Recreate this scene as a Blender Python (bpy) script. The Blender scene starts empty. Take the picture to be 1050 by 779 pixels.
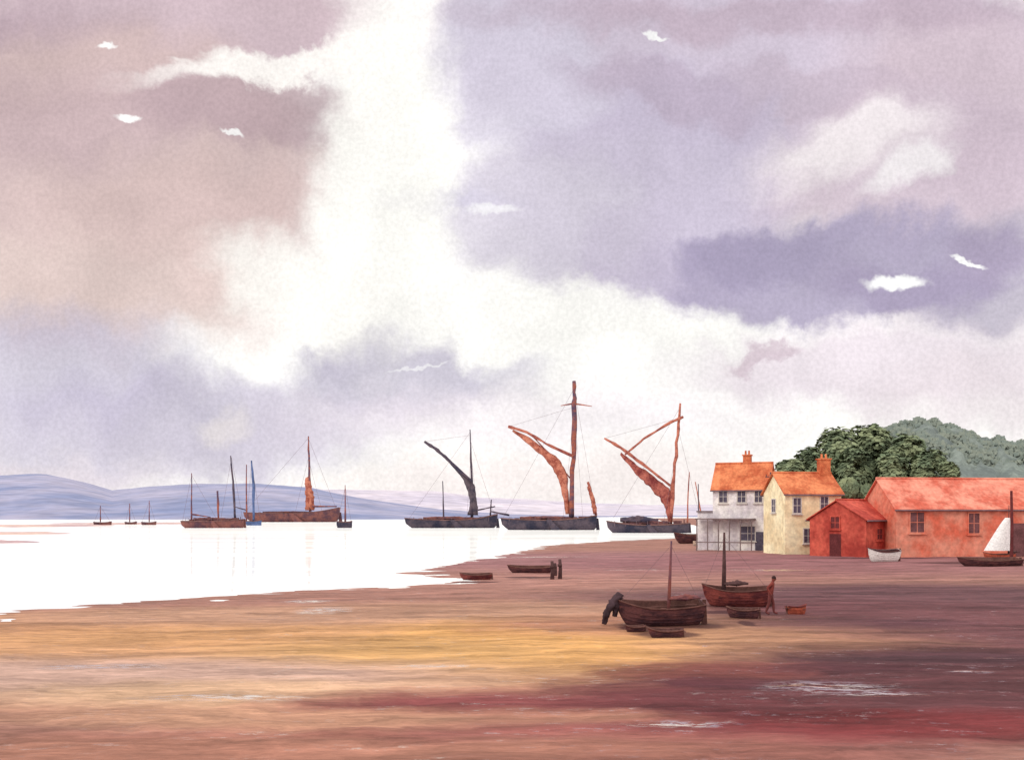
import bpy, math, random
import numpy as np
from mathutils import Vector, Matrix, noise
random.seed(7)
F=1020.8; HC=4.5; HY=526.0
scene=bpy.context.scene
def lin(c):
    r=[]
    for v in c[:3]:
        v=v/255.0
        r.append(v/12.92 if v<=0.04045 else ((v+0.055)/1.055)**2.4)
    return r
def lc(c,k=1.0):
    return tuple([min(1,v*k) for v in lin(c)]+[1.0])
def X(px,d): return (px-525)/F*d
def Z(py,d): return HC-(py-HY)*d/F
# ------------------------------------------------ node helpers
def N(nt,t,**kw):
    n=nt.nodes.new(t)
    for k,v in kw.items(): setattr(n,k,v)
    return n
def vmath(nt,op,a,b=None,c=None):
    n=N(nt,'ShaderNodeVectorMath',operation=op)
    for i,s in enumerate((a,b,c)):
        if s is None: continue
        if isinstance(s,(tuple,list)): n.inputs[i].default_value=s
        else: nt.links.new(s,n.inputs[i])
    return n.outputs['Value'] if op in('LENGTH','DOT_PRODUCT') else n.outputs[0]
def fmath(nt,op,a,b=None,clamp=False):
    n=N(nt,'ShaderNodeMath',operation=op); n.use_clamp=clamp
    for i,s in enumerate((a,b)):
        if s is None: continue
        if isinstance(s,(int,float)): n.inputs[i].default_value=s
        else: nt.links.new(s,n.inputs[i])
    return n.outputs[0]
def noiset(nt,vec,scale,detail=4,rough=0.55,out='Fac',dim='3D'):
    n=N(nt,'ShaderNodeTexNoise',noise_dimensions=dim); n.inputs['Scale'].default_value=scale
    n.inputs['Detail'].default_value=detail; n.inputs['Roughness'].default_value=rough
    nt.links.new(vec,n.inputs['Vector']); return n.outputs[out]
def maprange(nt,v,a,b,c,d,smooth=True):
    n=N(nt,'ShaderNodeMapRange'); n.interpolation_type='SMOOTHSTEP' if smooth else 'LINEAR'
    nt.links.new(v,n.inputs[0])
    for i,q in enumerate((a,b,c,d)): n.inputs[i+1].default_value=q
    return n.outputs[0]
def mix(nt,f,a,b,blend='MIX'):
    n=N(nt,'ShaderNodeMix',data_type='RGBA',blend_type=blend)
    for i,s in ((0,f),(6,a),(7,b)):
        if isinstance(s,(int,float)): n.inputs[i].default_value=s
        elif isinstance(s,(tuple,list)): n.inputs[i].default_value=s
        else: nt.links.new(s,n.inputs[i])
    return n.outputs[2]
def warp(nt,vec,lst):
    for sc,amp,det in lst:
        if not isinstance(amp,tuple): amp=(amp,amp)
        c=noiset(nt,vec,sc,det,0.62,'Color','2D')
        c=vmath(nt,'MULTIPLY_ADD',c,(amp[0],amp[1],0),(-.5*amp[0],-.5*amp[1],0))
        vec=vmath(nt,'ADD',vec,c)
    return vec
class Frames:
    def __init__(s,nt,vec): s.nt=nt; s.vec=vec; s.d={0:vec}
    def get(s,rot):
        r=int(round(rot/12.0))*12
        if r not in s.d:
            a=math.radians(r); nt=s.nt
            x=vmath(nt,'DOT_PRODUCT',s.vec,(math.cos(a),math.sin(a),0)); y=vmath(nt,'DOT_PRODUCT',s.vec,(-math.sin(a),math.cos(a),0))
            c=N(nt,'ShaderNodeCombineXYZ'); nt.links.new(x,c.inputs[0]); nt.links.new(y,c.inputs[1]); s.d[r]=c.outputs[0]
        return r,s.d[r]
def blobmask(fr,cx,cy,rx,ry,rot,op,soft):
    r,vec=fr.get(rot) if abs(rot)>6 else (0,fr.vec)
    a=math.radians(r); x=math.cos(a)*cx+math.sin(a)*cy; y=-math.sin(a)*cx+math.cos(a)*cy
    q=vmath(fr.nt,'MULTIPLY_ADD',vec,(1/rx,1/ry,0),(-x/rx,-y/ry,0))
    return maprange(fr.nt,vmath(fr.nt,'LENGTH',q),1-soft,1+soft,op,0)
# ------------------------------------------------ world sky
SUN_EL=math.radians(38); SUN_AZ=math.radians(-135)
world=bpy.data.worlds.new("sky"); scene.world=world; world.use_nodes=True
try: world.cycles.sampling_method='NONE'
except Exception as ex: print(ex)
nt=world.node_tree; nt.nodes.clear()
tc=N(nt,'ShaderNodeTexCoord'); sep=N(nt,'ShaderNodeSeparateXYZ'); nt.links.new(tc.outputs['Generated'],sep.inputs[0])
ay=fmath(nt,'MAXIMUM',fmath(nt,'ABSOLUTE',sep.outputs[1]),0.05)
u=fmath(nt,'DIVIDE',sep.outputs[0],ay); v=fmath(nt,'DIVIDE',sep.outputs[2],ay)
cmb=N(nt,'ShaderNodeCombineXYZ'); nt.links.new(u,cmb.inputs[0]); nt.links.new(v,cmb.inputs[1])
uv=cmb.outputs[0]
def UV(px,py): return (px-525)/F,(HY-py)/F
wsoft=warp(nt,uv,[(3,0.10,3),(16,0.06,5)])
wcr=warp(nt,uv,[(45,0.016,3)])
fs_=Frames(nt,wsoft); fc_=Frames(nt,wcr)
SK=[
 (110,20,290,62,0,(203,180,188),.95,.22),
 (40,72,130,55,0,(186,163,173),.75,.4),
 (110,190,225,150,0,(208,184,182),.95,.2),
 (250,115,125,42,5,(186,162,168),.8,.3),
 (60,140,120,45,0,(190,166,172),.55,.5),
 (90,300,225,62,0,(224,203,197),.85,.4),
 (190,225,140,50,0,(213,188,184),.6,.5),
 (40,385,160,55,0,(190,182,203),.75,.45),
 (180,425,165,42,0,(196,188,209),.75,.45),
 (120,455,260,30,0,(210,203,218),.75,.5),
 (222,428,24,13,0,(236,228,228),.8,.7),
 (40,484,120,22,0,(230,219,226),.7,.6),
 (425,385,115,44,0,(197,191,207),.88,.26),
 (375,368,55,20,0,(184,178,195),.5,.4),
 (360,425,110,28,0,(208,200,215),.7,.5),
 (560,430,220,34,0,(240,230,236),.6,.6),
 (640,500,320,30,0,(244,232,230),.7,.6),
 (760,50,330,100,0,(205,192,209),.95,.16),
 (1000,110,150,110,0,(208,190,200),.9,.4),
 (670,190,165,120,12,(200,190,210),.95,.2),
 (520,70,80,90,0,(210,203,219),.85,.22),
 (560,225,95,60,0,(214,207,220),.8,.3),
 (450,212,70,12,0,(206,200,218),.7,.4),
 (800,18,300,22,0,(190,170,184),.7,.5),
 (680,95,110,26,-12,(186,170,188),.65,.3),
 (850,100,130,22,-8,(193,176,190),.6,.35),
 (950,175,160,70,0,(208,190,203),.9,.3),
 (870,150,80,28,12,(249,242,242),.75,.6),
 (925,182,40,16,24,(253,250,249),.7,.5),
 (860,275,205,56,0,(174,164,189),.95,.18),
 (790,250,90,28,0,(160,150,177),.65,.35),
 (970,305,120,32,-8,(162,150,177),.7,.3),
 (640,255,60,56,0,(201,191,210),.6,.25),
 (1040,260,50,36,0,(166,152,178),.6,.4),
 (900,372,190,40,0,(228,215,224),.8,.4),
 (780,355,42,9,12,(200,178,190),.6,.4),
 (1000,405,120,36,0,(234,222,227),.7,.5),
 (400,170,70,180,0,(255,253,247),.85,.35),
 (290,64,140,15,12,(254,249,244),.95,.4),
 (320,300,95,42,-24,(254,251,245),.85,.4),
 (560,330,180,34,0,(254,252,247),.9,.35),
]
FL=[(108,48,9,3.5,0,.9),(131,120,13,4,5,.9),(238,136,11,3,-24,.8),(672,37,11,2.6,-8,.9),(918,290,30,7,0,.95),(992,268,18,2.6,-24,.9),(505,214,24,5,0,.5),(430,377,30,1.8,12,.45)]
base=(lin((255,253,249))+[1])
cur=tuple(base)
for (px,py,rx,ry,rot,c,op,soft) in SK:
    cx,cy=UV(px,py); m=blobmask(fs_,cx,cy,rx/F,ry/F,rot,op,soft)
    cur=mix(nt,m,cur,lc(c))
mot=noiset(nt,wsoft,7,4,0.66,dim='2D'); mot=maprange(nt,mot,.3,.7,0.92,1.10,False)
mot2=noiset(nt,uv,230,1,0.7,dim='2D'); mot2=maprange(nt,mot2,.25,.75,0.945,1.06,False)
mm=fmath(nt,'MULTIPLY',mot,mot2)
bz=maprange(nt,sep.outputs[2],.5,.85,1.0,1.4); by=maprange(nt,sep.outputs[1],-.3,.2,1.35,1.0)  # boosts unseen sky overhead and behind camera, added to light houses and water
mm=fmath(nt,'MULTIPLY',mm,fmath(nt,'MAXIMUM',bz,by))
cc=N(nt,'ShaderNodeCombineXYZ')
for i in range(3): nt.links.new(mm,cc.inputs[i])
for (px,py,rx,ry,rot,op) in FL:
    cx,cy=UV(px,py); m=blobmask(fc_,cx,cy,rx/F,ry/F,rot,op,.35)
    cur=mix(nt,m,cur,(1.0,1.0,.98,1))
cur=mix(nt,1.0,cur,cc.outputs[0],'MULTIPLY')
bg1=N(nt,'ShaderNodeBackground'); nt.links.new(cur,bg1.inputs[0]); bg1.inputs[1].default_value=1.05
sky=N(nt,'ShaderNodeTexSky'); sky.sky_type='NISHITA'; sky.sun_disc=False; sky.sun_elevation=SUN_EL; sky.sun_rotation=SUN_AZ
bg2=N(nt,'ShaderNodeBackground'); nt.links.new(sky.outputs[0],bg2.inputs[0]); bg2.inputs[1].default_value=0.1
ms=N(nt,'ShaderNodeMixShader'); ms.inputs[0].default_value=0.02
nt.links.new(bg1.outputs[0],ms.inputs[1]); nt.links.new(bg2.outputs[0],ms.inputs[2])
wo=N(nt,'ShaderNodeOutputWorld'); nt.links.new(ms.outputs[0],wo.inputs[0])
# sun
sl=bpy.data.lights.new("sun","SUN"); sl.energy=1.0; sl.angle=math.radians(14); sl.color=(1,.95,.88)
so=bpy.data.objects.new("sun",sl); scene.collection.objects.link(so)
sd=Vector((math.sin(SUN_AZ)*math.cos(SUN_EL),math.cos(SUN_AZ)*math.cos(SUN_EL),math.sin(SUN_EL)))
so.rotation_euler=sd.to_track_quat('Z','Y').to_euler()
# camera
cam=bpy.data.cameras.new("camera"); cam.lens=35; cam.sensor_width=36; cam.clip_end=20000; cam.shift_y=(HY-389.5)/1050
co=bpy.data.objects.new("camera",cam); co.location=(0,0,HC); co.rotation_euler=(math.radians(90),0,0)
scene.collection.objects.link(co); scene.camera=co
try: scene.view_settings.view_transform='Standard'; scene.view_settings.look='None'
except: pass
# ------------------------------------------------ materials
def mat(name,c,var=.3,scale=1.0,rough=.85,c2=None,stretch=(1,1,1),k=1.0,bump=0.0):
    m=bpy.data.materials.new(name); m.use_nodes=True; nt=m.node_tree
    b=nt.nodes['Principled BSDF']; b.inputs['Roughness'].default_value=rough
    b.inputs['Specular IOR Level'].default_value=0.15
    t=N(nt,'ShaderNodeTexCoord')
    vv=vmath(nt,'MULTIPLY',t.outputs['Object'],stretch)
    n=noiset(nt,vv,scale,4,.68)
    f=maprange(nt,n,.36,.64,0,1)
    a=lin(c); lo=tuple([x*k*(1-var) for x in a]+[1]); hi=tuple([min(.95,x*k*(1+var*.6)) for x in a]+[1])
    if c2 is not None: lo=lc(c2,k)
    o=mix(nt,f,lo,hi)
    n2=noiset(nt,vv,scale*7,2,.6)
    g=maprange(nt,n2,.3,.7,.8,1.14,False)
    cc=N(nt,'ShaderNodeCombineXYZ')
    for i in range(3): nt.links.new(g,cc.inputs[i])
    o=mix(nt,1.0,o,cc.outputs[0],'MULTIPLY')
    nt.links.new(o,b.inputs['Base Color'])
    if bump>0:
        bp=N(nt,'ShaderNodeBump'); bp.inputs['Strength'].default_value=bump; nt.links.new(n2,bp.inputs['Height']); nt.links.new(bp.outputs[0],b.inputs['Normal'])
    return m
# ------------------------------------------------ mesh builder
class MB:
    def __init__(s): s.v=[];s.f=[];s.m=[]
    def add(s,vs,fs,m=0):
        o=len(s.v); s.v+= [tuple(p) for p in vs]; s.f+=[tuple(i+o for i in f) for f in fs]; s.m+=[m]*len(fs)
    def tube(s,pts,r,n=8,m=0):
        pts=[Vector(p) for p in pts]
        if not isinstance(r,(list,tuple)): r=[r]*len(pts)
        vs=[];fs=[]
        for i,p in enumerate(pts):
            t=(pts[min(i+1,len(pts)-1)]-pts[max(i-1,0)]).normalized()
            a=t.cross(Vector((0,1,0)) if abs(t.y)<.9 else Vector((1,0,0))).normalized(); b=t.cross(a)
            for k in range(n):
                an=2*math.pi*k/n; vs.append(p+(a*math.cos(an)+b*math.sin(an))*r[i])
        for i in range(len(pts)-1):
            for k in range(n):
                fs.append((i*n+k,i*n+(k+1)%n,(i+1)*n+(k+1)%n,(i+1)*n+k))
        fs.append(tuple(range(n))[::-1]); fs.append(tuple((len(pts)-1)*n+k for k in range(n)))
        s.add(vs,fs,m)
    def box(s,c,d,m=0,rz=0):
        R=Matrix.Rotation(rz,3,'Z'); c=Vector(c)
        vs=[c+R@Vector((x*d[0]/2,y*d[1]/2,z*d[2]/2)) for x in(-1,1) for y in(-1,1) for z in(-1,1)]
        s.add(vs,[(0,1,3,2),(4,6,7,5),(0,4,5,1),(2,3,7,6),(0,2,6,4),(1,5,7,3)],m)
    def prism(s,poly,y0,y1,m=0):
        n=len(poly); vs=[(p[0],y0,p[1]) for p in poly]+[(p[0],y1,p[1]) for p in poly]
        fs=[tuple(range(n)),tuple(range(n,2*n))[::-1]]+[(i,i+n,(i+1)%n+n,(i+1)%n) for i in range(n)]
        s.add(vs,fs,m)
    def bundle(s,A,B,thick,m=0,n=34,k=14,seed=0,fold=.5):
        def samp(P,t):
            P=[Vector((p[0],0,p[1])) for p in P]; q=t*(len(P)-1); i=min(int(q),len(P)-2); return P[i].lerp(P[i+1],q-i)
        vs=[];fs=[]
        for i in range(n+1):
            t=i/n; a=samp(A,t); b=samp(B,t); c=(a+b)/2; h=(a-b)/2
            th=thick*(.25+.75*math.sin(math.pi*min(1,t*.9+.05)))
            for j in range(k):
                an=2*math.pi*j/k
                w=1+fold*noise.noise(Vector((j*1.7+seed*9,t*14,seed)))
                w2=1+fold*1.6*noise.noise(Vector((math.cos(an)*6+seed,t*6,7)))
                vs.append(c+h*math.cos(an)*w+Vector((0,1,0))*math.sin(an)*th*w2)
        for i in range(n):
            for j in range(k): fs.append((i*k+j,i*k+(j+1)%k,(i+1)*k+(j+1)%k,(i+1)*k+j))
        fs.append(tuple(range(k))[::-1]); fs.append(tuple(n*k+j for j in range(k)))
        s.add(vs,fs,m)
    def hull(s,L,B,zs,zm,ze,zk,floor,stern=.6,m=0,mi=1,n=28,k=7,rake=.06,wall=.05,full=2.6,planks=False):
        rings=[]
        for i in range(n+1):
            t=i/n
            sh=zm+(zs-zm)*max(0,1-t/.5)**2+(ze-zm)*max(0,(t-.5)/.5)**2
            if t<.5: w=(1-(1-t/.5)**full)
            else: w=1-(1-stern)*((t-.5)/.5)**full
            w=max(w,.02)*B/2
            kk=zk+(sh-zk)*(.55*max(0,1-t/.14)**2+.25*max(0,(t-.93)/.07)**2)
            ring=[]
            for j in range(k+1):
                a=j/k*math.pi/2
                y=w*(math.cos(a)**.6); z=sh-(sh-kk)*(math.sin(a)**1.15)
                x=-L/2+t*L + (sh-z)/(max(sh-zk,.01))*rake*L*((1-t)**6-.4*t**8)
                ring.append(Vector((x,y,z)))
            rings.append(ring)
        def full_ring(r): return r+[Vector((p.x,-p.y,p.z)) for p in r[:-1][::-1]]
        O=[full_ring(r) for r in rings]; q=len(O[0])
        I=[]
        for r,i in zip(O,range(n+1)):
            ir=[]
            for p in r:
                x=p.x+(wall*1.5 if i==0 else (-wall*1.5 if i==n else 0))
                y=math.copysign(max(abs(p.y)-wall,0.004),p.y) if abs(p.y)>.001 else 0
                ir.append(Vector((x,y,max(p.z+wall*.6,min(floor,r[0].z-.02)) if p is not r[0] and p is not r[-1] else p.z)))
            I.append(ir)
        vs=[p for r in O for p in r]+[p for r in I for p in r]; off=(n+1)*q
        fo=[];fi=[]
        for i in range(n):
            for j in range(q-1):
                fo.append((i*q+j,(i+1)*q+j,(i+1)*q+j+1,i*q+j+1))
                fi.append((off+i*q+j+1,off+(i+1)*q+j+1,off+(i+1)*q+j,off+i*q+j))
            for j in (0,q-1): fo.append((i*q+j,(i+1)*q+j,off+(i+1)*q+j,off+i*q+j))
        for i in (0,n):
            fo.append(tuple(i*q+j for j in range(q))); fi.append(tuple(off+i*q+j for j in range(q)))
            fo.append((i*q,i*q+q-1,off+i*q+q-1,off+i*q))
        s.add(vs,fo+fi,m)
        for a in range(len(fi)): s.m[-1-a]=mi
        for sg in (1,-1):
            s.tube([Vector((r[0].x,sg*(r[0].y+wall*.4),r[0].z)) for r in rings],wall*.9,6,mi)
            if planks:
                for jj in (2,3,4):
                    s.tube([Vector((r[jj].x,sg*(r[jj].y+.004),r[jj].z)) for r in rings[1:]],.014,5,m)
        return rings
    def obj(s,name,mats,parent=None,loc=(0,0,0),rot=0,smooth=False):
        me=bpy.data.meshes.new(name); me.from_pydata(s.v,[],s.f)
        for mm_ in mats: me.materials.append(mm_)
        me.polygons.foreach_set('material_index',s.m)
        if smooth: me.polygons.foreach_set('use_smooth',[True]*len(s.f))
        me.update()
        o=bpy.data.objects.new(name,me); scene.collection.objects.link(o); o.location=loc; o.rotation_euler=(0,0,rot)
        if parent: o.parent=parent
        return o
def empty(name,loc,rz=0,rx=0,ry=0):
    e=bpy.data.objects.new(name,None); e.empty_display_size=.2; scene.collection.objects.link(e); e.location=loc; e.rotation_euler=(rx,ry,rz); return e
# ------------------------------------------------ ground
def G0(px,py): d=F*HC/(py-HY); return (X(px,d),d)
shore=[(-500,40),(-90,44)]+[G0(*p) for p in [(0,628),(60,623),(130,616),(200,613),(300,606),(400,601),(462,598),(474,594),(440,591),(412,588),(450,581),(500,572),(530,566),(560,559),(620,555),(700,551),(745,549)]]+[(60,300),(75,450),(120,900),(3000,900),(3000,-300),(-500,-300)]
SH=np.array(shore)
def sdist(P):
    n=len(SH); best=np.full(len(P),1e9); ins=np.zeros(len(P),bool)
    for i in range(n):
        a=SH[i]; b=SH[(i+1)%n]; ab=b-a; ap=P-a
        t=np.clip((ap@ab)/(ab@ab),0,1); dd=np.hypot(*(ap-t[:,None]*ab).T); best=np.minimum(best,dd)
        c=((a[1]>P[:,1])!=(b[1]>P[:,1]))
        with np.errstate(divide='ignore',invalid='ignore'):
            xx=(b[0]-a[0])*(P[:,1]-a[1])/(b[1]-a[1]+1e-12)+a[0]
        ins^=(c&(P[:,0]<xx))
    return np.where(ins,best,-best)
def zland(sdv): return np.where(sdv>0,.38*(1-np.exp(-np.maximum(sdv,0)/22)),-.6*(1-np.exp(np.minimum(sdv,0)/9)))
def bumpn(x,y):
    return .055*noise.noise(Vector((x*.16,y*.42,0)))+.05*noise.noise(Vector((x*.5,y*1.3,3.1)))+.024*noise.noise(Vector((x*1.9,y*3.2,8)))
def gh(x,y):
    return float(zland(sdist(np.array([[x,y]],float)))[0])+bumpn(x,y)
def G(px,py):
    z=.2
    for _ in range(5):
        d=F*(HC-z)/(py-HY); z=max(0.0,gh(X(px,d),d))
    return Vector((X(px,d),d,z))
ys=np.concatenate([np.linspace(-40,12,12)[:-1],np.geomspace(12,260,470),np.geomspace(260,900,40)[1:]])
ss=np.linspace(-1,1,401)
Yg,Sg=np.meshgrid(ys,ss,indexing='ij'); Xg=Sg*(Yg.clip(0)*1.0+70)
P=np.stack([Xg.ravel(),Yg.ravel()],1); zz=zland(sdist(P))
bn=np.array([bumpn(x,y) for x,y in P]); zz=zz+bn
nr,nc=Yg.shape
idx=np.arange(nr*nc).reshape(nr,nc)
fc=np.stack([idx[:-1,:-1],idx[:-1,1:],idx[1:,1:],idx[1:,:-1]],-1).reshape(-1,4)
me=bpy.data.meshes.new("ground"); me.from_pydata(np.column_stack([P,zz]).tolist(),[],fc.tolist()); me.polygons.foreach_set('use_smooth',[True]*len(fc))
ground=bpy.data.objects.new("ground_mud_beach",me); scene.collection.objects.link(ground)
gm=bpy.data.materials.new("mud"); gm.use_nodes=True; nt=gm.node_tree; b=nt.nodes['Principled BSDF']
t=N(nt,'ShaderNodeTexCoord'); ov=t.outputs['Object']
flat=vmath(nt,'MULTIPLY',ov,(1,1,0))
wv=warp(nt,flat,[(.12,(5,1.4),3),(.6,(2.6,1.0),3)])
K=.84
gf=Frames(nt,wv)
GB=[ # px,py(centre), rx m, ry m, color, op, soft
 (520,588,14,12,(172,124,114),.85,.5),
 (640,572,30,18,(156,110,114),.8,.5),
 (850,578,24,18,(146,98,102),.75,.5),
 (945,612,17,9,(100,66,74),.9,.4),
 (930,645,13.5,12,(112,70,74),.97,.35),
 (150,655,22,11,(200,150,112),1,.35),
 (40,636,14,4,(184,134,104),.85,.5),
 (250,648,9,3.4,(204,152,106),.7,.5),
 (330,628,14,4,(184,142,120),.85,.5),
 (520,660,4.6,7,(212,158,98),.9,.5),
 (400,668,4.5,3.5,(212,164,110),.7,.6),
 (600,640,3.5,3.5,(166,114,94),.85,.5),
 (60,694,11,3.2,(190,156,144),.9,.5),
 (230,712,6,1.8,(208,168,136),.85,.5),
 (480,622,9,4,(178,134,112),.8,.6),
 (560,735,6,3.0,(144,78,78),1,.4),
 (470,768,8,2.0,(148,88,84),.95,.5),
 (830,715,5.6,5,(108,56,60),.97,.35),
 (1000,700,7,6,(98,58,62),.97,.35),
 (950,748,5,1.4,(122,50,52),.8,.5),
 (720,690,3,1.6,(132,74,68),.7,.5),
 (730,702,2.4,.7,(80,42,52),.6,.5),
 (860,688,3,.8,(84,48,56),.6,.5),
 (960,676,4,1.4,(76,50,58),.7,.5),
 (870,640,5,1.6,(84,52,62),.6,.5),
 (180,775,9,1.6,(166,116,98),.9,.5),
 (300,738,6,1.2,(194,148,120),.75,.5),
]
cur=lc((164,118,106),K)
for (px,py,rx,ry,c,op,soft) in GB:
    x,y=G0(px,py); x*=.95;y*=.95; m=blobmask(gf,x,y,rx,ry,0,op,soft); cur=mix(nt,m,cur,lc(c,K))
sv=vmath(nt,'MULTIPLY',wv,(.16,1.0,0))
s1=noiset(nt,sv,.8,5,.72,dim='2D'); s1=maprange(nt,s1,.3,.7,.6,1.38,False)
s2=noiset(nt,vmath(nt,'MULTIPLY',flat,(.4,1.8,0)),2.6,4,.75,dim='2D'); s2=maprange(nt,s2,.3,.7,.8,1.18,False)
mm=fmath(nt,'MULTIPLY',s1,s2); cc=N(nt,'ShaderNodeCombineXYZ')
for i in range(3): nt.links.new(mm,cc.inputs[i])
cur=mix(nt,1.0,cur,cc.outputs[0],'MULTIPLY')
wd=warp(nt,flat,[(.9,.8,2)]); df=Frames(nt,wd)  # dark blobs: boats' shade painted into the mud colour, along with wet hollows
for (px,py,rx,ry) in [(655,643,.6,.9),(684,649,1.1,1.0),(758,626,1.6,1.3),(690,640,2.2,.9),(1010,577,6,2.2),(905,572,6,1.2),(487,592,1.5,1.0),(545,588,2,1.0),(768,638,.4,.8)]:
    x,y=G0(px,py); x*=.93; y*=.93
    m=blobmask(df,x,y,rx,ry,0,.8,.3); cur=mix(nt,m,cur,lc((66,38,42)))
wp=warp(nt,flat,[(.8,(1.2,.5),3)]); pm=None; pf_=Frames(nt,wp)
for (px,py,rx,ry) in [(315,613,1.2,.8),(332,623,1.0,1.4),(230,715,1.6,.4),(440,682,1.0,.4),(790,584,3,1.2),(850,706,1.3,.7),(900,712,1.0,.3),(690,743,.9,.3),(560,569,4,1.2),(650,583,2,.7),(110,682,1.6,.4),(1000,690,.6,.25)]:
    x,y=G0(px,py); x*=.94; y*=.94
    m=blobmask(pf_,x,y,rx,ry,0,1,.6)
    pm=m if pm is None else fmath(nt,'MAXIMUM',pm,m)
pn=noiset(nt,vmath(nt,'MULTIPLY',flat,(.5,1.6,0)),3.4,5,.8,dim='2D'); pn1=maprange(nt,pn,.47,.55,0,.9)
dn=noiset(nt,vmath(nt,'MULTIPLY',wv,(.25,1.2,0)),1.1,3,.6,dim='2D'); dn=maprange(nt,dn,.5,.64,0,1)
dn=fmath(nt,'MULTIPLY',dn,maprange(nt,pn,.56,.66,0,.4))
pm=fmath(nt,'MULTIPLY',pm,pn1); pm=fmath(nt,'MAXIMUM',pm,dn)
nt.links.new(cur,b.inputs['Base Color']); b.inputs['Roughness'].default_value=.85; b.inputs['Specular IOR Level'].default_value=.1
bp=N(nt,'ShaderNodeBump'); bp.inputs['Strength'].default_value=.4; bp.inputs['Distance'].default_value=.12
nt.links.new(s2,bp.inputs['Height']); nt.links.new(bp.outputs[0],b.inputs['Normal'])
gl=N(nt,'ShaderNodeBsdfGlossy'); gl.inputs['Roughness'].default_value=.15; gl.inputs['Color'].default_value=(.97,.9,.84,1)
mx=N(nt,'ShaderNodeMixShader'); nt.links.new(pm,mx.inputs[0]); nt.links.new(b.outputs[0],mx.inputs[1]); nt.links.new(gl.outputs[0],mx.inputs[2])
nt.links.new(mx.outputs[0],nt.nodes['Material Output'].inputs[0])
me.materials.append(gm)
# ------------------------------------------------ water
w=MB(); w.add([(-6000,-200,0),(6000,-200,0),(6000,9000,0),(-6000,9000,0)],[(0,1,2,3)])
wm=bpy.data.materials.new("water"); wm.use_nodes=True; nt=wm.node_tree; b=nt.nodes['Principled BSDF']
t=N(nt,'ShaderNodeTexCoord'); ov=t.outputs['Object']
nt.nodes.remove(b)
dfb=N(nt,'ShaderNodeBsdfDiffuse'); dfb.inputs['Color'].default_value=(.97,.965,.95,1)
glb=N(nt,'ShaderNodeBsdfGlossy'); glb.inputs['Color'].default_value=(1,1,1,1); glb.inputs['Roughness'].default_value=.06
bp=N(nt,'ShaderNodeBump'); bp.inputs['Strength'].default_value=.6; bp.inputs['Distance'].default_value=.05
n1=noiset(nt,vmath(nt,'MULTIPLY',ov,(.22,1,0)),.4,2,.5,dim='2D'); nt.links.new(n1,bp.inputs['Height']); nt.links.new(bp.outputs[0],glb.inputs['Normal'])
mx=N(nt,'ShaderNodeMixShader')
ln=noiset(nt,vmath(nt,'MULTIPLY',ov,(.012,.11,0)),1.0,4,.6,dim='2D'); nt.links.new(maprange(nt,ln,.42,.62,.30,.46),mx.inputs[0])
nt.links.new(dfb.outputs[0],mx.inputs[1]); nt.links.new(glb.outputs[0],mx.inputs[2]); nt.links.new(mx.outputs[0],nt.nodes['Material Output'].inputs[0])
w.obj("sea_water",[wm])
# ------------------------------------------------ hills far
prof=[(-900,505),(-300,495),(0,489),(45,488),(80,494),(115,504),(150,500),(200,498),(260,497),(320,501),(350,508),(400,516),(450,522),(520,527),(700,530),(2000,530)]
prof2=[(-900,520),(250,512),(330,502),(400,503),(450,504),(490,510),(540,512),(600,516),(680,518),(760,517),(900,514),(1400,505),(2000,510)]
def hillmesh(name,pf,d0,d1,m,nx=300,nyy=14,amp=1.0,x0=-900,x1=2000,nsc=.02,back=1.3):
    vs=[];fs=[]
    for j in range(nyy+1):
        t=j/nyy; d=d0+(d1-d0)*t
        for i in range(nx+1):
            px=x0+(x1-x0)*i/nx; x=X(px,d1*.5+d*.5)
            H=max(.5,Z(pf(px),d1)); s_=math.sin(t*math.pi/2)
            z=H*s_-1.0*(1-t)+amp*noise.fractal(Vector((x*nsc,d*nsc,1)),.8,2,5)*min(1,t*2)*min(1,H/25)
            vs.append((X(px,d),d,z))
    for i in range(nx+1):
        px=x0+(x1-x0)*i/nx; vs.append((X(px,d1*back),d1*back,-2))
    for j in range(nyy+1):
        for i in range(nx): a=j*(nx+1)+i; fs.append((a,a+1,a+nx+2,a+nx+1))
    mb=MB(); mb.add(vs,fs); return mb.obj(name,[m],smooth=True)
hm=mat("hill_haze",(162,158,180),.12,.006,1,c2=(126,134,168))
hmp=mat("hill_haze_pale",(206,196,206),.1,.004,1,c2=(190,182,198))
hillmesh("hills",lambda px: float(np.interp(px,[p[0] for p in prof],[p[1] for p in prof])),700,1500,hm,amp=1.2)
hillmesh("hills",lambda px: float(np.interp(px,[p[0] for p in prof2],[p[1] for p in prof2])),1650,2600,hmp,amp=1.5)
sb=mat("sandbank",(206,176,164),.15,.05,.9,c2=(184,154,160))
def bank(px0,px1,py,dep,name="sandbank"):
    d=F*HC/(py-HY); mb=MB(); n=80; vs=[];fs=[]
    for j in range(9):
        for i in range(n+1):
            t=i/n; s_=j/8*2-1
            wdt=dep*math.sin(math.pi*t)**.5*(.8+.9*noise.noise(Vector((t*9,py,0))))
            vs.append((X(px0+(px1-px0)*t,d),d+s_*wdt,.42*(1-s_*s_)*math.sin(math.pi*t)**.3-.08+.1*noise.noise(Vector((t*30,j*1.3,py)))))
    for j in range(8):
        for i in range(n): a=j*(n+1)+i; fs.append((a,a+1,a+n+2,a+n+1))
    mb.add(vs,fs); mb.obj(name,[sb],smooth=True)
bank(-160,70,547,24); bank(-60,110,539,50); bank(60,230,536.5,40); bank(-90,40,556,8)
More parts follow.
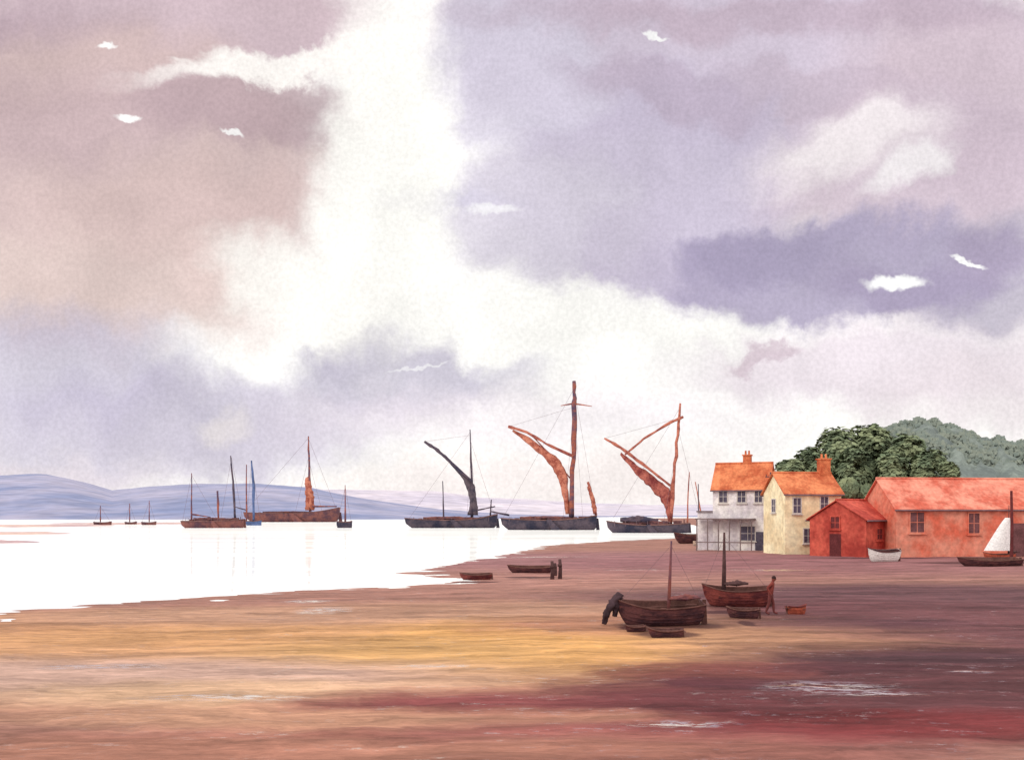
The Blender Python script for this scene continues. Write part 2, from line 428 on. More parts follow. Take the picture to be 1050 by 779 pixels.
# ------------------------------------------------ barges
blk=mat("hull_dark",(78,68,76),.4,.3,c2=(46,46,62)); brn=mat("hull_brown",(118,76,70),.35,.3,c2=(82,58,68))
deckm=mat("deck",(120,88,84),.3,.5); mastb=mat("mast_wood",(140,80,64),.35,.4,c2=(78,66,88))
mastd=mat("mast_dark",(84,70,78),.35,.4,c2=(58,54,72)); sailr=mat("sail_tan",(176,112,92),.35,.6,c2=(138,70,58),bump=.3)
saild=mat("sail_dark",(92,80,86),.3,.4,c2=(60,56,68)); masto=mat("mast_orange",(172,104,86),.3,.4,c2=(124,62,58)); sailm=mat("sail_maroon",(160,92,80),.3,.6,c2=(114,50,50))
ropem=mat("rope",(120,100,106),.2,1); bluem=mat("blue_paint",(84,100,140),.3,.4)
def barge(name,x0,x1,pyw,pyb,pym,pye,hm_,parts,rz=0.1,beam=None,details=True):
    d=F*HC/(pyw-HY); xc=X((x0+x1)/2,d); L=(x1-x0)/F*d
    e=empty(name,(xc,d,0),rz)
    B=beam or min(6.5,L*.21)
    z=lambda py:max(.3,Z(py,d))
    mb=MB(); zb,zm,ze=z(pyb),z(pym),z(pye)
    mb.hull(L,B,zb,zm,ze,-.6,zm-.35,stern=.62,m=0,mi=1,wall=.14,full=3.2,rake=.03)
    mb.obj("hull",[hm_,deckm],e,smooth=False)
    if details:
        mb=MB(); mb.box((-L*.16,0,zm+.1),(L*.16,B*.5,1.0)); mb.box((L*.14,0,zm+.1),(L*.22,B*.55,.95)); mb.box((L*.36,0,zm+.3),(L*.1,B*.45,1.4))
        mb.box((-L*.33,0,zm+.1),(1.2,1.0,.9)); mb.tube([(L*.44,0,zm-.2),(L*.44,0,zm+1.3)],.12)
        mb.bundle([(-L*.3,zm+.9),(0,zm+1.1),(L*.3,zm+.8)],[(-L*.3,zm+.1),(0,zm),(L*.3,zm+.2)],.9,seed=L)
        mb.obj("hatches",[brn],e)
        mb=MB()
        for sg in (-1,1):
            mb.prism([(-L*.02,zm+.1),(L*.03,zm+.15),(L*.15,-.35),(L*.10,-.6),(L*.05,-.5)],sg*(B/2+.18),sg*(B/2+.32))
        mb.prism([(L*.49,-.5),(L*.53,-.5),(L*.515,zm+.5),(L*.495,zm+.5)],-.12,.12)
        mb.obj("leeboards",[hm_],e)
        mb=MB()
        for i in range(7):
            xx=-L*.4+L*.8*i/6
            for sg in(-1,1): mb.tube([(xx,sg*B*.42,zm-.3),(xx,sg*B*.42,zm+.9)],.06,5)
        mb.obj("stanchions",[ropem],e)
    cv=lambda p:(X(p[0],d)-xc,Z(p[1],d))
    s=d/F
    for kind,nm,m,*a in parts:
        mb=MB()
        if kind=='tube':
            pts,r=a[0],a[1]; yo=a[2] if len(a)>2 else 0
            rr=[q*s for q in r] if isinstance(r,list) else r*s
            P3=[(cv(p)[0],yo,cv(p)[1]) for p in pts]
            Q=[];R=[]
            if not isinstance(rr,list): rr=[rr]*len(P3)
            for i in range(len(P3)-1):
                for q in range(5):
                    tt=q/5; pv=Vector(P3[i]).lerp(Vector(P3[i+1]),tt); Q.append(pv+Vector((noise.noise(pv*.6),noise.noise(pv*.6+Vector((5,5,5))),0))*rr[i]*.8)
                    R.append((rr[i]*(1-tt)+rr[i+1]*tt)*(1+.5*noise.noise(pv*1.1)))
            Q.append(Vector(P3[-1])); R.append(rr[-1]); mb.tube(Q,R,8)
        elif kind=='bundle':
            A=[cv(p) for p in a[0]]; Bq=[cv(p) for p in a[1]]; mb.bundle(A,Bq,a[2],seed=random.random()*10)
        elif kind=='line':
            for q in a[0]:
                yy=q[2] if len(q)>2 else 0
                p0=cv(q[0]); p1=cv(q[1]); mb.tube([(p0[0],0,p0[1]),(p1[0],yy,p1[1])],a[1]*s,5)
        mb.obj(nm,[m],e,smooth=(kind!='line'))
    return e
barge("sailing_barge",415,510,541,531,533,527,blk,[
 ('tube','mast',mastd,[(482,440),(483,470),(484,530)],[.5,.9,1.6]),
 ('tube','sprit',mastd,[(435,453),(446,460),(458,470),(484,494)],[1.3,1.6,1.4,1.5],-.8),
 ('bundle','furled_sail',saild,[(452,463),(464,474),(477,487),(487,498),(489,514),(490,528)],[(451,465),(462,476),(474,490),(480,503),(482,515),(480,528)],.7),
 ('tube','foremast',mastd,[(454,493),(455,532)],[.4,.8]),
 ('tube','mizzen',mastd,[(504,512),(503,530)],[.5,.8]),
 ('tube','boom',mastd,[(484,524),(508,519)],[.7,.6]),
 ('line','rigging',ropem,[((482,443),(420,531)),((482,450),(507,527)),((435,453),(482,446)),((483,465),(478,532),-2.5),((483,465),(490,532),-2.5)],.11)],rz=.12)
barge("sailing_barge",513,612,543,531,533,528,blk,[
 ('tube','mast',mastb,[(589,391),(589,420),(588,470),(586,530)],[1.6,2.6,2.8,2.8]),
 ('tube','topmast_crosstree',masto,[(575,416),(588,414),(607,417)],[.4,.9,.3]),
 ('tube','sprit',masto,[(521,437),(540,443),(560,455),(588,468)],[1.6,1.3,1.3,1.6],-.8),
 ('bundle','brailed_mainsail',sailr,[(526,440),(543,449),(560,461),(574,472),(581,486),(583,505),(584,527)],[(525,442),(540,454),(556,467),(567,479),(573,490),(577,508),(580,527)],.7),
 ('tube','brail',masto,[(545,446),(566,468),(586,492)],[.6,.7,.6],.5),
 ('tube','mizzen_mast',masto,[(603,494),(611,528)],[1.1,1.4]),
 ('bundle','mizzen_sail',sailr,[(604,497),(610,512),(612,526)],[(602,499),(606,514),(608,527)],.5),
 ('tube','bowsprit',mastd,[(522,528),(502,524)],[1.0,.6]),
 ('line','rigging',ropem,[((589,398),(516,530)),((589,420),(578,532),-3),((589,420),(598,532),-3),((521,437),(588,418)),((589,400),(611,528))],.11)],rz=-.1)
barge("sailing_barge",622,706,546,534,538,536,blk,[
 ('tube','mast',masto,[(697,414),(695,440),(692,475),(687,535)],[.9,1.5,1.8,2.2]),
 ('tube','topsail_yard',masto,[(700,428),(688,433),(660,450),(641,466)],[1.6,1.5,1.1,1.0],-.6),
 ('tube','sprit',masto,[(620,449),(637,459),(658,475),(687,498)],[.9,1.6,1.5,1.3],-.9),
 ('bundle','brailed_mainsail',sailm,[(637,463),(655,478),(672,490),(686,500),(689,515),(689,533)],[(636,466),(649,482),(662,496),(675,508),(682,520),(684,533)],.6),
 ('tube','mizzen_mast',masto,[(706,484),(704,540)],[.5,.9]),
 ('bundle','deck_cargo',mastd,[(636,531),(655,529),(675,532)],[(636,535),(655,536),(675,537)],1.0),
 ('tube','stay_spar',masto,[(712,494),(721,543)],[.5,.7]),
 ('line','rigging',ropem,[((697,418),(626,536)),((695,440),(720,543)),((695,450),(680,537),-2.4),((620,449),(692,430))],.12)],rz=-.14)
barge("sailing_barge",250,348,535,525,526,520,brn,[
 ('tube','mast',mastb,[(316,447),(317,480),(318,524)],[.5,1.1,1.4]),
 ('bundle','furled_sail',sailr,[(317,488),(321,505),(322,523)],[(313,490),(313,506),(313,523)],1.2),
 ('tube','boom',mastb,[(318,519),(345,519)],[.9,.6]),
 ('tube','bowsprit',mastd,[(254,523),(240,519)],[.7,.4]),
 ('line','rigging',ropem,[((316,449),(254,522)),((316,449),(344,520)),((316,470),(330,524)),((316,470),(303,524))],.11)],rz=.05,beam=9)
barge("fishing_smack",186,250,541,534,534,532,brn,[
 ('tube','mast',mastb,[(197,485),(197,534)],[.4,.9]),('tube','main_mast',mastd,[(236,467),(239,500),(241,534)],[.5,1.0,1.3]),
 ('tube','mizzen',mastb,[(223,503),(224,534)],[1.2,.9]),('tube','fore_spar',mastb,[(252,476),(252,534)],[.4,.8]),
 ('tube','boom',mastb,[(197,527),(216,530)],[.8,.5]),
 ('line','rigging',ropem,[((197,487),(188,534)),((197,487),(222,532)),((237,469),(248,532)),((237,469),(226,533))],.12)],rz=.1)
barge("yacht",252,268,538.5,534,534,533,bluem,[('tube','mast',bluem,[(258,472),(260,500),(260,534)],[.8,1.3,1.0]),('line','rigging',ropem,[((258,474),(253,534)),((258,474),(267,534))],.12)],details=False)
barge("yacht",345,361,541,534,535,534,blk,[('tube','mast',mastb,[(354,497),(354,535)],[.5,1.0]),('line','rigging',ropem,[((354,499),(346,535)),((354,499),(360,535))],.12)],details=False)
for (a,b_,mx_,top,py) in [(96,114,103,518,538),(145,160,153,513,538),(128,140,133,516,537.5)]:
    barge("fishing_boat",a,b_,py,535,535.5,534.5,brn,[('tube','mast',mastb,[(mx_,top),(mx_,535)],[.3,.6]),('line','rigging',ropem,[((mx_,top+1),(a+1,535)),((mx_,top+1),(b_-1,535))],.1)],details=False)
# ------------------------------------------------ small boats on mud
hd=mat("boat_dark",(94,58,58),.35,1.6,c2=(62,40,46),stretch=(1,1,3)); hr=mat("boat_maroon",(120,60,54),.35,1.6,c2=(80,38,42),stretch=(1,1,3)); inn=mat("boat_inside",(106,72,66),.3,1.5); hw=mat("boat_white",(226,222,218),.12,1.5); ho=mat("boat_orange",(170,84,64),.3,1.5)
def dinghy(name,px0,px1,pyb,h,m,mast=None,rz=.0,roll=.12,flip=False,inside=None):
    p=G((px0+px1)/2,pyb); L=(px1-px0)/F*p.y; B=L*.36
    e=empty(name,(p.x,p.y,p.z-.04),rz+(math.pi if flip else 0),roll)
    mb=MB(); mb.hull(L,B,h*1.25,h*.95,h*1.08,0,.14*h,stern=.7,m=0,mi=1,n=24,k=8,wall=.03,full=2.2,rake=.07,planks=True)
    mb.obj("hull",[m,inside or inn],e,smooth=False)
    mb=MB()
    for t in (-.22,.08,.33): mb.box((t*L,0,h*.66),(.22,B*.86*(1-abs(t)*.35),.04))
    mb.tube([(-L*.42,0,-.02),(L*.42,0,-.02)],.035,6)
    mb.prism([(L*.49,0),(L*.56,0),(L*.53,h*1.2),(L*.49,h*1.2)],-.02,.02)
    mb.obj("thwarts_and_rudder",[inn],e)
    mb=MB(); 
    for sg in(-1,1): mb.tube([(-L*.25,sg*B*.2,h*.75),(L*.38,sg*B*.26,h*.85)],.025,6); mb.box((L*.4,sg*B*.26,h*.86),(.4,.12,.02))
    mb.obj("oars",[inn],e)
    if mast:
        mpx,top,mm_,r=mast; mh=Z(top,p.y)-e.location.z; lx=(X(mpx,p.y)-p.x)*(-1 if flip else 1)
        mb=MB(); mb.tube([(lx,0,.1),(lx+.02,mh*.02,mh*.5),(lx,0,mh)],[r*1.1,r*.9,r*.45],8)
        mb.tube([(lx,-.08,h*1.25),(lx+L*.36,-.08,h*1.3)],r*.5,6)
        mb.bundle([(lx+.05,h*1.33),(lx+L*.2,h*1.45),(lx+L*.34,h*1.36)],[(lx+.05,h*1.18),(lx+L*.2,h*1.15),(lx+L*.34,h*1.24)],.12,seed=L)
        mb.obj("mast",[mm_],e,smooth=True)
        mb=MB(); mb.tube([(lx,0,mh*.95),(-L*.46,0,h*1.1)],.006,4); mb.tube([(lx,0,mh*.95),(L*.47,0,h)],.006,4)
        mb.obj("rigging",[ropem],e)
    return e
e1=dinghy("sailing_dinghy",630,721,641,.85,hd,(685,553,mastb,.07),rz=.1,roll=.16)
mb=MB()
mb.bundle([(-1.62,1.35),(-1.95,1.0),(-2.15,.55),(-2.2,.12)],[(-1.38,1.2),(-1.66,.85),(-1.92,.45),(-2.02,.08)],.16,seed=3)
mb.bundle([(-1.75,1.05),(-1.8,.7),(-1.8,.4)],[(-1.5,1.0),(-1.58,.7),(-1.62,.38)],.12,seed=8)
mb.obj("boat_cover",[mat("tarpaulin_dark",(70,54,60),.3,2)],e1,smooth=True)
dinghy("sailing_dinghy",720,788,621,.85,hr,(742,545,postm:=mat("post_wood",(84,60,60),.3,2),.10),rz=-.12,roll=.12)
dinghy("boat_or_shade_hull",471,504,594,.42,hr,rz=.15,roll=.1)
dinghy("boat_or_shade_hull",520,566,587,.5,hd,rz=-.08,roll=.1)
dinghy("boat_or_shade_hull",806,829,629,.35,ho,rz=.3,roll=.15,flip=True,inside=hr)
dinghy("boat_or_shade_hull",888,922,575,1.0,hw,rz=.1,roll=.2,inside=hd)
dinghy("boat_or_shade_hull",980,1046,580,.6,hd,rz=.05,roll=.1)
dinghy("boat_or_shade_hull",690,733,557,1.3,hd,rz=.1,roll=.1)
dinghy("boat_or_shade_hull",640,662,647,.22,hd,rz=.3,roll=.1)  # small dark hull standing in for a shadow stroke under the dinghy
dinghy("boat_or_shade_hull",664,700,653,.3,hd,rz=.1,roll=.1)  # another dark hull in place of the shadow below the same dinghy
dinghy("boat_or_shade_hull",745,778,633,.4,hd,rz=-.2,roll=.1)  # low dark hull modelled for the shadow under the second dinghy
for (px,py,tp) in [(566,594,575),(574,593,573),(569,590,577)]:
    q=G(px,py); mb=MB(); h=Z(tp,q.y)-q.z; mb.tube([(0,0,-.3),(.04,0,h*.5),(0,0,h)],[.15,.12,.1],8); mb.tube([(0,0,h*.62),(0,0,h*.75)],.15,8); mb.obj("mooring_post",[postm],loc=q,smooth=True)
# ------------------------------------------------ people
def person(name,pos,h,yaw,lean,jc,tc_,reach=0.4,stride=.12,hat=(60,40,40)):
    k=h/1.75
    e=empty(name,pos,yaw)
    V=[];E=[];R=[]
    def add(p,r,par=None):
        V.append(Vector(p)); R.append(r); 
        if par is not None: E.append((par,len(V)-1))
        return len(V)-1
    hip=Vector((0,0,.95)); Rm=Matrix.Rotation(lean,3,'X')
    def up(p): return hip+Rm@(Vector(p)-hip)
    root=add(hip,(.17,.13))
    sp=add(up((0,0,1.12)),(.16,.12),root); ch=add(up((0,0,1.34)),(.19,.13),sp); nk=add(up((0,0,1.49)),(.065,.065),ch); hb=add(up((0,-.01,1.58)),(.075,.085),nk); add(up((0,-.01,1.69)),(.07,.08),hb)
    for sg in(-1,1):
        a=add((sg*.1,0,.88),(.1,.11),root); kn=add((sg*.12,-.03-sg*stride*.5,.5),(.075,.08),a); an=add((sg*.12,.03-sg*stride,.1),(.055,.06),kn); add((sg*.14,-.16-sg*stride,.045),(.05,.04),an)
        s_=add(up((sg*.18,0,1.41)),(.08,.08),ch)
        S=Vector((sg*.18,0,1.41)); el=S+Matrix.Rotation(reach,3,'X')@Vector((sg*.06,.03,-.29))
        wr=el+Vector((0,-.14-reach*.1,-.2))
        e1=add(up(el),(.055,.055),s_); w1=add(up(wr),(.036,.032),e1)
        hd_=(wr-el).normalized(); pl=wr+hd_*.08; p1=add(up(pl),(.036,.02),w1)
        for q in range(4):
            off=Vector((sg*(q-1.5)*.021,0,0)); ln=[.07,.085,.08,.06][q]
            f1=add(up(pl+hd_*.02+off),(.01,.01),p1); f2=add(up(pl+hd_*(.02+ln*.6)+off+Vector((0,-.005,0))),(.009,.009),f1); add(up(pl+hd_*(.02+ln)+off+Vector((0,.012,-.0))),(.008,.008),f2)
        t1=add(up(wr+hd_*.03+Vector((-sg*.04,-.01,0))),(.011,.011),w1); add(up(wr+hd_*.08+Vector((-sg*.055,-.02,0))),(.009,.009),t1)
    me=bpy.data.meshes.new("body"); me.from_pydata([tuple(v*k) for v in V],E,[])
    o=bpy.data.objects.new("body",me); scene.collection.objects.link(o); o.parent=e
    md=o.modifiers.new("skin",'SKIN'); 
    for i,r in enumerate(R): me.skin_vertices[0].data[i].radius=(r[0]*k,r[1]*k)
    me.skin_vertices[0].data[0].use_root=True; md.use_smooth_shade=True
    sb_=o.modifiers.new("sub",'SUBSURF'); sb_.levels=1; sb_.render_levels=1
    m=bpy.data.materials.new("clothes"); m.use_nodes=True; nt=m.node_tree; bb=nt.nodes['Principled BSDF']; bb.inputs['Roughness'].default_value=.9
    t=N(nt,'ShaderNodeTexCoord'); sx=N(nt,'ShaderNodeSeparateXYZ'); nt.links.new(t.outputs['Object'],sx.inputs[0])
    f=maprange(nt,sx.outputs[2],.9*k,.93*k,0,1); nn=noiset(nt,t.outputs['Object'],9,4); g=maprange(nt,nn,.3,.7,.7,1.2,False)
    cc=N(nt,'ShaderNodeCombineXYZ'); 
    for i in range(3): nt.links.new(g,cc.inputs[i])
    c0=mix(nt,f,lc(tc_),lc(jc)); nt.links.new(mix(nt,1.0,c0,cc.outputs[0],'MULTIPLY'),bb.inputs['Base Color']); me.materials.append(m)
    hc=up((0,-.015,1.63)); mb=MB(); vs=[];fs=[]; n1,n2=12,16
    for i in range(n1+1):
        for j in range(n2):
            th=math.pi*i/n1; ph=2*math.pi*j/n2
            q=Vector((math.sin(th)*math.sin(ph)*.076,-math.sin(th)*math.cos(ph)*.092,math.cos(th)*.115))
            if q.y<-.07 and abs(q.x)<.03 and -.04<q.z<.01: q.y-=.022
            if q.z<-.05: q.x*=.8
            vs.append((hc+Rm@q)*k)
    for i in range(n1):
        for j in range(n2): fs.append((i*n2+j,i*n2+(j+1)%n2,(i+1)*n2+(j+1)%n2,(i+1)*n2+j))
    mb.add(vs,fs); 
    mb.obj("head",[mat("skin",(128,74,60),.1,5)],e,smooth=True)
    mb=MB(); cap=[];
    for i in range(6):
        for j in range(n2):
            th=math.pi*.52*i/5; ph=2*math.pi*j/n2
            q=Vector((math.sin(th)*math.sin(ph)*.088,-math.sin(th)*math.cos(ph)*.104+.008,math.cos(th)*.125+.012)); cap.append((hc+Rm@q)*k)
    mb.add(cap,[(i*n2+j,i*n2+(j+1)%n2,(i+1)*n2+(j+1)%n2,(i+1)*n2+j) for i in range(5) for j in range(n2)])
    mb.obj("cap",[mat("cap",hat,.2,5)],e,smooth=True)
    mb=MB()
    for sg in(-1,1):
        c=(hc+Rm@Vector((sg*.03,-.088,.01)))*k; mb.box(c,(.02*k,.012*k,.01*k))
    c=(hc+Rm@Vector((0,-.088,-.055)))*k; mb.box(c,(.04*k,.01*k,.008*k))
    mb.obj("face",[mat("face_dark",(60,34,34),.1,5)],e)
    return e
person("person",G(790,630),1.62,1.2,.2,(124,52,44),(104,46,44),reach=.5,stride=.16)
# ------------------------------------------------ houses
glass=mat("window_glass",(88,82,98),.25,.8,.2); framem=mat("frame",(206,198,192),.1,1)
def building(name,pos,L,D,H,Rg,th,wallm,roofm,wins,chims=(),door=None,ov_=.25,winm=None,frm=None):
    e=empty(name,pos,th)
    mb=MB(); hd2=D/2
    poly=[(-hd2,-.6),(hd2,-.6),(hd2,H),(0,Rg-.03),(-hd2,H)]
    vs=[(-L/2,p[0],p[1]) for p in poly]+[(L/2,p[0],p[1]) for p in poly]; n=5
    mb.add(vs,[(4,3,2,1,0),(5,6,7,8,9)]+[(i,i+n,(i+1)%n+n,(i+1)%n) for i in range(n)])
    mb.obj("walls",[wallm],e)
    sl=(Rg-H)/hd2; mb=MB(); t=.14
    for sg in(-1,1):
        y1=sg*(hd2+ov_); z1=H-sl*ov_
        nx_=14; vs=[];fs=[]
        for i in range(nx_+1):
            x=-(L/2+ov_)+(L+2*ov_)*i/nx_; wz=.07*noise.noise(Vector((x*.7,sg,H)))
            vs+=[(x,0,Rg+.04+wz),(x,y1,z1+.04+wz),(x,y1,z1+t+wz),(x,0,Rg+t+wz)]
        for i in range(nx_):
            for q in range(4): fs.append((i*4+q,(i+1)*4+q,(i+1)*4+(q+1)%4,i*4+(q+1)%4))
        fs+=[(0,1,2,3),(nx_*4+3,nx_*4+2,nx_*4+1,nx_*4)]
        mb.add(vs,fs)
    mb.tube([(-(L/2+ov_),0,Rg+t+.02),(L/2+ov_,0,Rg+t+.02)],.11,6)
    mb.obj("roof",[roofm],e)
    mb=MB()
    for sg in(-1,1): mb.tube([(-(L/2+ov_),sg*(hd2+ov_+.06),H-sl*ov_),(L/2+ov_,sg*(hd2+ov_+.06),H-sl*ov_)],.07,6)
    mb.obj("gutters",[ropem],e)
    mb=MB()
    for w_ in wins:
        face,a,z,ww,hh=w_
        def B_(du,dv,dw,su,sw,sd_,m):
            if face=='f': mb.box((a+du,-hd2-dv,z+dw),(su,sd_,sw),m)
            elif face=='r': mb.box((L/2+dv,a+du,z+dw),(sd_,su,sw),m)
            else: mb.box((-L/2-dv,a+du,z+dw),(sd_,su,sw),m)
        B_(0,.01,0,ww,hh,.06,0)
        for s_ in(-1,1):
            B_(s_*(ww/2+.05),.03,0,.1,hh+.2,.12,1); B_(0,.03,s_*(hh/2+.05),ww-.002,.1,.12,1)
        B_(0,.03,0,.05,hh-.002,.07,1)
        B_(-(ww/4+.0125),.028,0,ww/2-.03,.05,.07,1);B_((ww/4+.0125),.028,0,ww/2-.03,.05,.07,1)
        B_(0,.08,-hh/2-.16,ww+.4,.1,.24,1)
    mb.obj("windows",[winm or glass,frm or framem],e)
    if door:
        mb=MB(); face,a,ww,hh=door
        if face=='f': mb.box((a,-hd2-.01,hh/2),(ww,.08,hh)); mb.box((a+ww*.35,-hd2-.08,hh*.45),(.08,.08,.08))
        elif face=='l': mb.box((-L/2-.01,a,hh/2),(.08,ww,hh))
        mb.obj("door",[winm or glass],e)
    if chims:
        mb=MB()
        for (cx,cy,cw,ctop,cb) in chims:
            mb.box((cx,cy,(ctop+cb)/2),(cw,cw*.8,ctop-cb)); mb.box((cx,cy,ctop+.06),(cw*1.2,cw,.14))
            for q in(-.22,.22): mb.tube([(cx+q*cw,cy,ctop+.1),(cx+q*cw,cy,ctop+.6)],[.13,.1],8)
        mb.obj("chimney",[roofm],e)
    return e
wallw=mat("white_render",(238,234,230),.1,.35,c2=(204,196,202)); wallc=mat("cream_render",(246,232,196),.12,.3,c2=(228,208,168))
rooft=mat("tile_orange",(206,126,86),.25,.5,c2=(174,86,56)); wallr=mat("red_boards",(196,92,76),.25,.35,c2=(162,62,54)); roofs=mat("tin_salmon",(216,140,120),.2,.35,c2=(192,92,74)); wallo=mat("orange_boards",(202,100,78),.2,.3,c2=(220,146,124)); 
p=G(763,563)
e=building("white_house",p,6.2,5.0,Z(501,p.y)-p.z,Z(476,p.y)-p.z,math.radians(-24),wallw,rooft,
 [('f',-1.9,6.1,.9,1.3),('f',.2,6.1,.9,1.3),('f',2.1,6.1,.8,1.3),('f',.9,1.9,1.6,1.6),('r',-1,6.0,.8,1.2),('r',.9,1.6,.8,1.3)],chims=[(.3,.4,.9,Z(467,p.y)-p.z,8.5)],door=('f',2.2,.95,2.1))
mb=MB(); mb.box((-4.0,-.6,1.9),(1.9,3.2,4.8)); mb.box((-4.0,-.62,4.4),(2.1,3.5,.18),1); mb.box((-1.5,-3.3,3.55),(6.6,1.7,.14),1)
for i in range(6): mb.box((-4.6+i*1.24,-4.05,1.6),(.12,.12,3.8),1)
mb.box((-1.5,-4.05,.9),(6.6,.08,.12),1)
mb.obj("verandah",[wallw,mat("slate_grey",(128,112,112),.2,.7)],e)
p=G(822,567); 
building("cream_house",p,6.2,5.2,Z(506,p.y)-p.z,Z(486,p.y)-p.z,math.radians(10),wallc,rooft,
 [('f',-1.8,5.0,.8,1.5),('f',1.2,5.2,.8,1.4),('f',-.6,1.9,.9,1.4),('f',2.1,1.9,.8,1.4),('l',0,5.0,.8,1.3)],chims=[(2.5,.0,1.1,Z(471,p.y)-p.z,6.8)],door=('f',.8,.95,2.05))
p=G(880,569)
redglass=mat("dark_door",(104,50,52),.25,.8)
building("red_shed",p,8,6.0,Z(532,p.y)-p.z,Z(514,p.y)-p.z,math.radians(42),wallr,wallr,[('l',.2,3.3,.9,1.1),('f',-1.5,2.2,1.0,1.0)],door=('l',.2,1.2,2.2),winm=redglass,frm=wallr)
p=G(1010,570)
building("boat_shed",p+Vector((0,3.5,0)),19,7,Z(521,p.y)-p.z,Z(491,p.y)-p.z,math.radians(7),wallo,roofs,
 [('f',-7.4,3.3,1.4,1.9),('f',-1.6,3.2,1.1,1.9),('f',6,3.2,1.2,1.8)],winm=mat("shed_window",(112,74,76),.3,.8),frm=wallo,door=('f',3.2,2.6,3.2))
def pole(px,py,top,r=.11,name="telegraph_pole",arm=True,m=None):
    q=G(px,py); mb=MB(); h=Z(top,q.y)-q.z; mb.tube([(0,0,-.3),(.05,0,h*.5),(0,0,h)],[r,r*.9,r*.7],8)
    if arm:
        mb.box((0,0,h-.5),(1.1,.08,.1)); 
        for s_ in(-.45,.45): mb.tube([(s_,0,h-.44),(s_,0,h-.26)],.04,6)
    return mb.obj(name,[m or mastd],loc=q)
pole(790,566,484); pole(716,560,496,.08,"mooring_post",False); pole(803,567,500,.07,"mooring_post",False); pole(1037,575,503,.15,"flagpole",False,redglass)
e=dinghy("sailing_dinghy",1008,1040,574,.6,ho,(1034,518,postm,.05),rz=0,roll=.02)
mb=MB();vs=[];fs=[]
for i in range(11):
    t=i/10; z=.9+2.9*t; x1=1.0-.03*t; x0=x1-1.9*(1-t)**.9-.5
    for j in range(9):
        s_=j/8; vs.append((x0+(x1-x0)*s_,-.15-.35*math.sin(math.pi*s_)*(1-.5*t),z))
for i in range(10):
    for j in range(8): a=i*9+j; fs.append((a,a+1,a+10,a+9))
mb.add(vs,fs); mb.obj("sail",[mat("sail_white",(244,242,240),.05,1)],e,smooth=True)
mb=MB(); wallq=mat("stone",(196,172,152),.25,.8,c2=(140,120,114))
a=G(712,558); b2=G(842,566)
for i in range(30):
    if i%11==5: continue
    q=a.lerp(b2,(i+.5)/30); mb.box((q.x*.955,q.y-5.5,.45),(.50,.4,.8+.2*random.random()))
mb.obj("harbour_wall",[wallq])
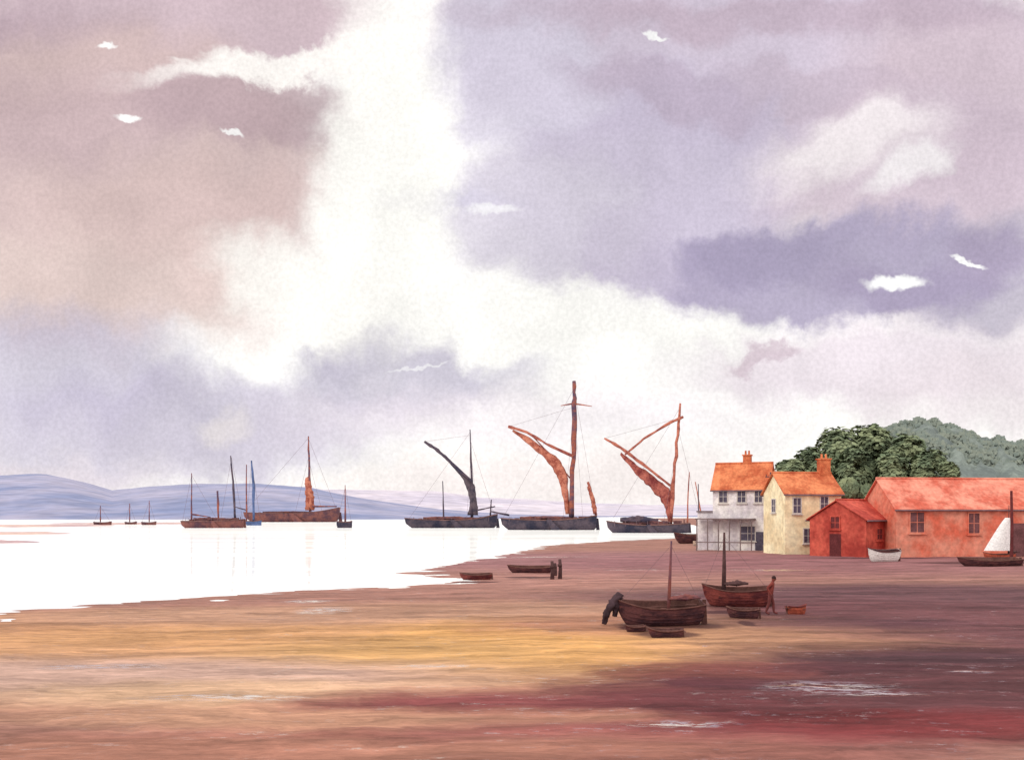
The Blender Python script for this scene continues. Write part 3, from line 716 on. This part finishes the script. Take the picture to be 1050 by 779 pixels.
# ------------------------------------------------ trees
def leafmat(name,a,b_):
    m=bpy.data.materials.new(name); m.use_nodes=True; nt=m.node_tree; bb=nt.nodes['Principled BSDF']; bb.inputs['Roughness'].default_value=.9; bb.inputs['Specular IOR Level'].default_value=.05
    g=N(nt,'ShaderNodeNewGeometry'); t=N(nt,'ShaderNodeTexCoord')
    n=noiset(nt,t.outputs['Object'],.3,3,.6); n=maprange(nt,n,.38,.62,0,1)
    r=fmath(nt,'MULTIPLY',g.outputs['Random Per Island'],.2); f=fmath(nt,'MULTIPLY',fmath(nt,'ADD',n,r),.83)
    nt.links.new(mix(nt,f,lc(a),lc(b_)),bb.inputs['Base Color']); return m
lm=leafmat("leaves",(104,118,94),(138,146,112)); bark=mat("bark",(80,64,54),.3,2)
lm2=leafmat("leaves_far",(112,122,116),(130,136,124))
def tree(px,pyt,wpx,d,m=lm,nl=7500,sz=.62,seed=0,low=2.5):
    rnd=random.Random(seed); x=X(px,d); z0=max(0,gh(x,d)); top=Z(pyt,d)-z0; R=wpx/F*d/2
    e=empty("tree",(x,d,z0),rnd.random()*6)
    mb=MB(); mb.tube([(0,0,-.4),(.1,0,top*.25),(.2,.1,top*.5),(.1,0,top*.8)],[.55,.42,.3,.1],9)
    cl=[]
    for i in range(30):
        a=rnd.random()*6.28; zz_=low+(top-low)*(.1+.82*rnd.random()); f=math.sin(math.pi*min(1,max(.12,(zz_-low)/(top-low)*.8+.2)))**.6
        rr=R*.74*f*math.sqrt(rnd.random()); r=R*(.24+.2*rnd.random()); r=min(r,top-zz_+.1) if top-zz_<r else r
        c=Vector((math.cos(a)*rr,math.sin(a)*rr,zz_)); cl.append((c,max(r,R*.16)))
        if i<9: mb.tube([(.15,.05,top*(.2+.4*rnd.random())),c*.6+Vector((0,0,zz_*.3)),c],[.2,.12,.04],6)
    cl.append((Vector((0,0,top-R*.34)),R*.36))
    mb.obj("trunk",[bark],e,smooth=True)
    tot=sum(r*r for c,r in cl); vs=[];fs=[]
    for c,r in cl:
        for _ in range(int(nl*r*r/tot)):
            dv=Vector((rnd.gauss(0,1),rnd.gauss(0,1),rnd.gauss(0,1))).normalized()
            p_=c+dv*r*(.7+.4*rnd.random()**.6)*(1+.25*noise.noise(c+dv*2.3)); 
            if p_.z<low*.6: continue
            out=(p_-Vector((0,0,top*.5))).normalized()
            n_=(dv*.25+out*.9+Vector((rnd.gauss(0,.2),rnd.gauss(0,.2),rnd.gauss(0,.2)))).normalized(); a=n_.orthogonal().normalized(); b3=n_.cross(a); q=rnd.random()*6.28
            a,b3=a*math.cos(q)+b3*math.sin(q),b3*math.cos(q)-a*math.sin(q); s_=sz*(.5+.7*rnd.random())
            o=len(vs); vs+=[p_-a*s_,p_-b3*s_*.6,p_+a*s_,p_+b3*s_*.6]; fs.append((o,o+1,o+2,o+3))
    mb=MB(); mb.add(vs,fs); mb.obj("crown",[m],e)
for i,(px,t_,w_,d) in enumerate([(808,472,40,168),(832,459,52,172),(858,440,62,178),(893,436,70,182),(925,446,60,176),(952,462,50,170),(972,474,34,166),(875,458,50,168),(915,466,50,166)]):
    tree(px,t_,w_,d,seed=i+3)
def pr(px): return float(np.interp(px,[600,860,905,950,985,1010,1060,1150,1400,2200],[540,500,446,438,447,457,460,452,470,500]))
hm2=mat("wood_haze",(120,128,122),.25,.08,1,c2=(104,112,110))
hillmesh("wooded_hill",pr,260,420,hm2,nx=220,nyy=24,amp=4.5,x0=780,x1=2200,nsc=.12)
rnd=random.Random(5); vs=[];fs=[]
for _ in range(14000):
    px=rnd.uniform(900,1130); d=rnd.uniform(330,420); t=(d-260)/160; H=Z(pr(px),420); z=H*math.sin(min(1,t)*math.pi/2)+rnd.uniform(-1.5,1.2)+4*noise.noise(Vector((px*.06,d*.08,0)))
    p_=Vector((X(px,d),d,z)); n_=Vector((rnd.gauss(0,.15),rnd.gauss(0,.15)-.8,rnd.gauss(0,.15)+.6)).normalized(); a=n_.orthogonal().normalized(); b3=n_.cross(a); s_=rnd.uniform(.6,1.3)
    o=len(vs); vs+=[p_-a*s_,p_-b3*s_*.7,p_+a*s_,p_+b3*s_*.7]; fs.append((o,o+1,o+2,o+3))
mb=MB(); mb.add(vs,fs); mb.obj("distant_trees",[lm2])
